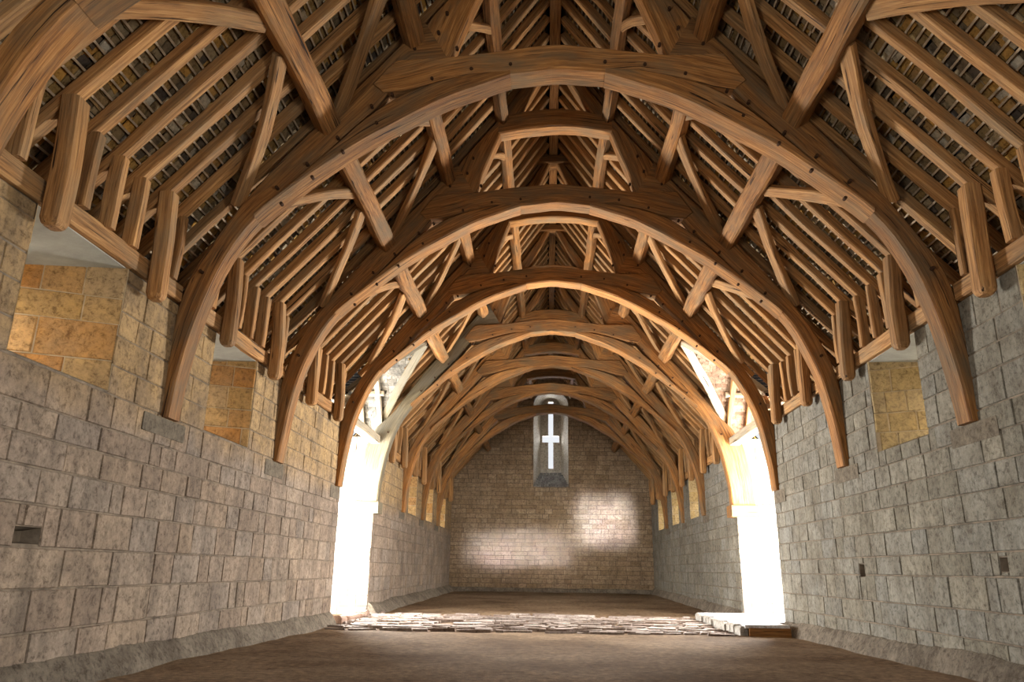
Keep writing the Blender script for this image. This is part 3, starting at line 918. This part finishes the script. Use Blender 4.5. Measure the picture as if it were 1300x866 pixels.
# ------------------------------------------------------------------ porch roofs over the doorways
def porch(sx):
    rr = random.Random(60 + sx)
    zr, ze = 6.62, 4.45
    x_out = 7.4
    yr = VAL_Y
    bm, tm = MB(), MB()
    for sg in (-1, 1):
        ye = yr + sg * (VAL_H + .12)
        bm.add([(sx * 3.0, yr, zr + .14), (sx * x_out, yr, zr + .14), (sx * x_out, ye, ze + .1), (sx * 4.6, ye, ze + .1)], [(0, 1, 2, 3)])
        L = math.hypot(zr - ze, ye - yr)
        n = int(L / .1)
        for i in range(n):
            t = i / n
            y = ye + (yr - ye) * t; z = ze + (zr - ze) * t
            xa = 4.6 + (3.1 - 4.6) * t
            x = xa
            while x < x_out:
                w = rr.uniform(.15, .4)
                o = rr.uniform(-.02, .02)
                x1 = min(x + w - .01, x_out)
                dy = (yr - ye) / L; dz = (zr - ze) / L
                vs = [(sx * x, y + dy * o, z + dz * o + .06), (sx * x1, y + dy * o, z + dz * o + .06), (sx * x1, y + dy * (o + .1), z + dz * (o + .1) + .1), (sx * x, y + dy * (o + .1), z + dz * (o + .1) + .1)]
                vs += [(a, b, c + .03) for a, b, c in vs]
                tm.add(vs, [(0, 1, 2, 3), (0, 1, 5, 4), (1, 2, 6, 5), (2, 3, 7, 6), (3, 0, 4, 7)])
                x += w
    c = struct(bm.build('ceiling_porch_' + SIDE[sx], 'roof_back'))
    tm.build('stone_slates', 'tiles_porch' if sx > 0 else 'tiles_porch_grey', c)
    for sg in (1, -1):
        ye = yr + sg * (VAL_H + .05)
        for i, x in enumerate((4.5, 4.98, 5.46, 5.94, 6.42, 6.9)):
            mb = MB()
            t0 = 0.0
            timber(mb, [(sx * x, ye, ze - .02), (sx * x, yr + sg * .05, zr - .02)], .12, .12, (0, sg, 1), ch=.012, wob=.015)
            o = mb.build('porch_rafter', 'oak_pale' if sx < 0 else 'oak_rafter', None, (sx * x, ye, ze))
            tag(o, '%s rafter outward on the %s slope of the %s porch roof' % (ORD[i + 1], 'far' if sg > 0 else 'near', SIDE[sx]), 'rafter', 'porch roof rafters')
        # valley rafter
        mb = MB()
        p1 = roof_pt(sx, VAL_X + .02, -.02)
        timber(mb, [(sx * 4.5, yr + sg * (VAL_H - .02), 4.72), (sx * 3.85, yr + sg * VAL_H * .52, 5.62), (p1[0], yr + sg * .06, p1[1])], .2, .15, (sx * -.5, 0, 1), ch=.02, wob=.02)
        o = mb.build('valley_rafter', 'oak_grey' if sx < 0 else 'oak_pale', None, (sx * 4.5, yr + sg * VAL_H, 4.7))
        tag(o, 'pale oak valley rafter slanting up from the %s corner of the %s doorway' % ('far' if sg > 0 else 'near', SIDE[sx]), 'valley rafter', 'valley rafters')
    # ties of the porch roof
    mb = MB()
    timber(mb, [(sx * 4.35, yr + VAL_H * .62, 5.35), (sx * 6.6, yr + VAL_H * .62, 5.35)], .13, .12, (0, 0, 1), wob=.012)
    o = mb.build('porch_purlin', 'oak_pale', None, (sx * 4.35, yr + .9, 5.3))
    tag(o, 'level oak purlin across the rafters of the %s porch roof' % SIDE[sx], 'purlin')


porch(-1)
porch(1)


# ------------------------------------------------------------------ raised landing at the right doorway, stones at the left one
def landing():
    t = empty('doorway_landing', (4.2, 17.4, 0))
    fz = -.07
    mb = MB()
    n = 26
    vs = []
    top = 0.14
    ys = [14.95 + (19.15 - 14.95) * i / n for i in range(n + 1)]
    xl = [3.48 + .025 * noise.noise(Vector((y * 3, 0, 0))) for y in ys]
    for y, x in zip(ys, xl):
        xr = 4.29 if y < DOOR0 + .02 else 7.1
        vs += [(x, y, top), (xr, y, top)]
    fs = [(2 * i, 2 * i + 1, 2 * i + 3, 2 * i + 2) for i in range(n)]
    vs2 = [(a, b, top - .06) for a, b, c in vs]
    m = len(vs)
    fs += [(m + 2 * i, m + 2 * i + 2, 2 * i + 2, 2 * i) for i in range(n)]
    fs += [(0, 1, m + 1, m), (2 * n, 2 * n + 1, m + 2 * n + 1, m + 2 * n)]
    mb.add(vs + vs2, fs)
    mb.build('top_slab', 'slab', t, (4.2, 17.4, top))
    rr = random.Random(8)
    y = 15.0
    while y < 19.0:
        l = rr.uniform(.22, .42)
        kb = MB()
        timber(kb, [(3.44 + rr.uniform(-.03, .02), y + .01, .01), (3.44 + rr.uniform(-.03, .02), min(19.15, y + l - .015), .01)], .15, .22, n=5, ch=.04, wob=.03)
        kb.build('kerb_stone', 'stone_pale', t, (3.44, y, 0))
        y += l
    fb = MB()
    timber(fb, [(3.55, 14.96, -.01), (4.3, 14.96, -.01)], .07, .2, n=5, ch=.012, wob=.008)
    fb.build('riser_board', 'oak', t, (3.9, 14.96, 0))
    tag(t, 'raised pale stone landing with ragged kerb and dark timber riser in the right doorway', 'landing')
    tag_rough = random.Random(12)
    specs = [(-4.44, 16.35, .3, .5, .17), (-4.42, 16.95, .26, .55, .15), (-4.45, 17.5, .3, .42, .13), (-4.4, 18.0, .28, .45, .15), (-4.44, 18.55, .3, .5, .14)]
    for i, (x, y, w, l, h) in enumerate(specs):
        mb = MB()
        timber(mb, [(x, y - l / 2, h / 2 - .09), (x + tag_rough.uniform(-.04, .04), y + l / 2, h / 2 - .09)], w, h + .04, n=6, ch=.05, wob=.05)
        o = mb.build('threshold_stone', 'threshold', None, (x, y, 0))
        tag(o, 'rough reddish threshold stone in the left doorway, %s from its near side' % ORD[i + 1], 'stone', 'threshold stones of the left doorway')


M['threshold'] = stone('threshold', [(0.0, (0.36, 0.24, 0.18)), (1.0, (0.45, 0.32, 0.25))], (0.22, 0.13, 0.09), 0.6, 0.1, bump=1.0)
landing()

# ------------------------------------------------------------------ light
W = bpy.data.worlds.new('sky'); S.world = W; W.use_nodes = True
bg = W.node_tree.nodes['Background']
bg.inputs[0].default_value = (0.93, 0.96, 1.0, 1)
bg.inputs[1].default_value = 0.4


def area(name, loc, aim, w, h, power, col=(1, 1, 1), spread=180):
    l = bpy.data.lights.new(name, 'AREA'); l.shape = 'RECTANGLE'; l.size = w; l.size_y = h; l.energy = power; l.color = col
    l.spread = math.radians(spread)
    o = bpy.data.objects.new(name, l); COL.objects.link(o); o.location = loc
    d = Vector(aim) - Vector(loc)
    o.rotation_euler = d.to_track_quat('-Z', 'Y').to_euler()
    return o


# daylight beyond the two doorways, and beyond the matching pair behind the viewpoint
for sx in (-1, 1):
    area('door_daylight', (sx * 7.4, 17.4, 2.2), (sx * 3, 17.4, 2.3), 2.9, 3.9, 480, (0.98, 0.98, 1.0))
    # lamp added inside the passage, throwing door light back into the near half
    area('door_fill_near', (sx * 6.0, 18.45, 2.0), (sx * -1.0, 9.0, 4.6), 1.1, 3.2, 920, (1.0, 0.98, 0.95))
    area('door_daylight_behind', (sx * 6.0, -0.8, 1.1), (sx * 1.5, 3.2, 2.6), 3.0, 2.0, 240, (1.0, 0.95, 0.88))
    for k in WIN[sx]:
        c = TY[k] + 1.85
        area('window_daylight', (sx * 6.3, c, 3.9), (sx * 4, c, 3.1), 0.9, 1.1, 170 if k < 5 else 420, (1.0, 0.95, 0.88))
    # lamp added for bounce off the porch wall, lifting the far half
    area('porch_bounce_fill', (sx * 5.9, 16.35, 1.8), (sx * -2.0, 34.9, 3.0), 0.5, 1.8, 140, (0.95, 0.93, 0.9), 90)
area('far_end_fill', (0, -3.2, 2.4), (0, 34.9, 3.0), 2.5, 2.0, 27, (1.0, 0.96, 0.9), 16)  # added fill lamp behind the viewpoint, brightening the far end
# narrow beams added behind the viewpoint to throw light patches on the far gable
area('gable_patch_beam', (-2.0, -3.0, 1.9), (2.35, 34.9, 3.2), 2.4, 2.0, 26, (0.68, 0.76, 1.0), 1.6)
area('gable_patch_beam', (2.0, -3.0, 1.7), (-1.35, 34.9, 1.95), 4.4, 1.2, 22, (0.68, 0.76, 1.0), 2.2)
area('cross_window_daylight', (0, YEND + 2.3, 7.3), (0, YEND, 7.1), 3.5, 5.5, 900, (0.97, 0.98, 1.0))

# ------------------------------------------------------------------ camera
f, VP = 960.0, (696.0, 724.0)
yv = Vector(((VP[0] - 650) / f, (433 - VP[1]) / f, 1.0)).normalized()
xv = Vector((0, 1, 0)).cross(yv).normalized()
if xv.x < 0: xv = -xv
zv = xv.cross(yv)
if zv.y < 0: zv = -zv
# rows of world axes in (right, up, forward); columns are the camera axes in world space
right = Vector((xv.x, yv.x, zv.x)); upv = Vector((xv.y, yv.y, zv.y)); fw = Vector((xv.z, yv.z, zv.z))
cam = bpy.data.cameras.new('camera'); co = bpy.data.objects.new('camera', cam); COL.objects.link(co)
mw = Matrix(((right.x, upv.x, -fw.x, -.12), (right.y, upv.y, -fw.y, 0), (right.z, upv.z, -fw.z, 1.05), (0, 0, 0, 1)))
co.matrix_world = mw
cam.sensor_fit = 'HORIZONTAL'; cam.sensor_width = 36; cam.lens = f / 1300 * 36
cam.clip_start = .05
S.camera = co

S.view_settings.view_transform = 'Standard'; S.view_settings.look = 'None'; S.view_settings.gamma = 1
S.view_settings.use_curve_mapping = False
S.view_settings.exposure = 1.2
S.cycles.use_denoising = True
S.cycles.max_bounces = 10; S.cycles.diffuse_bounces = 6
S.cycles.sample_clamp_indirect = 6
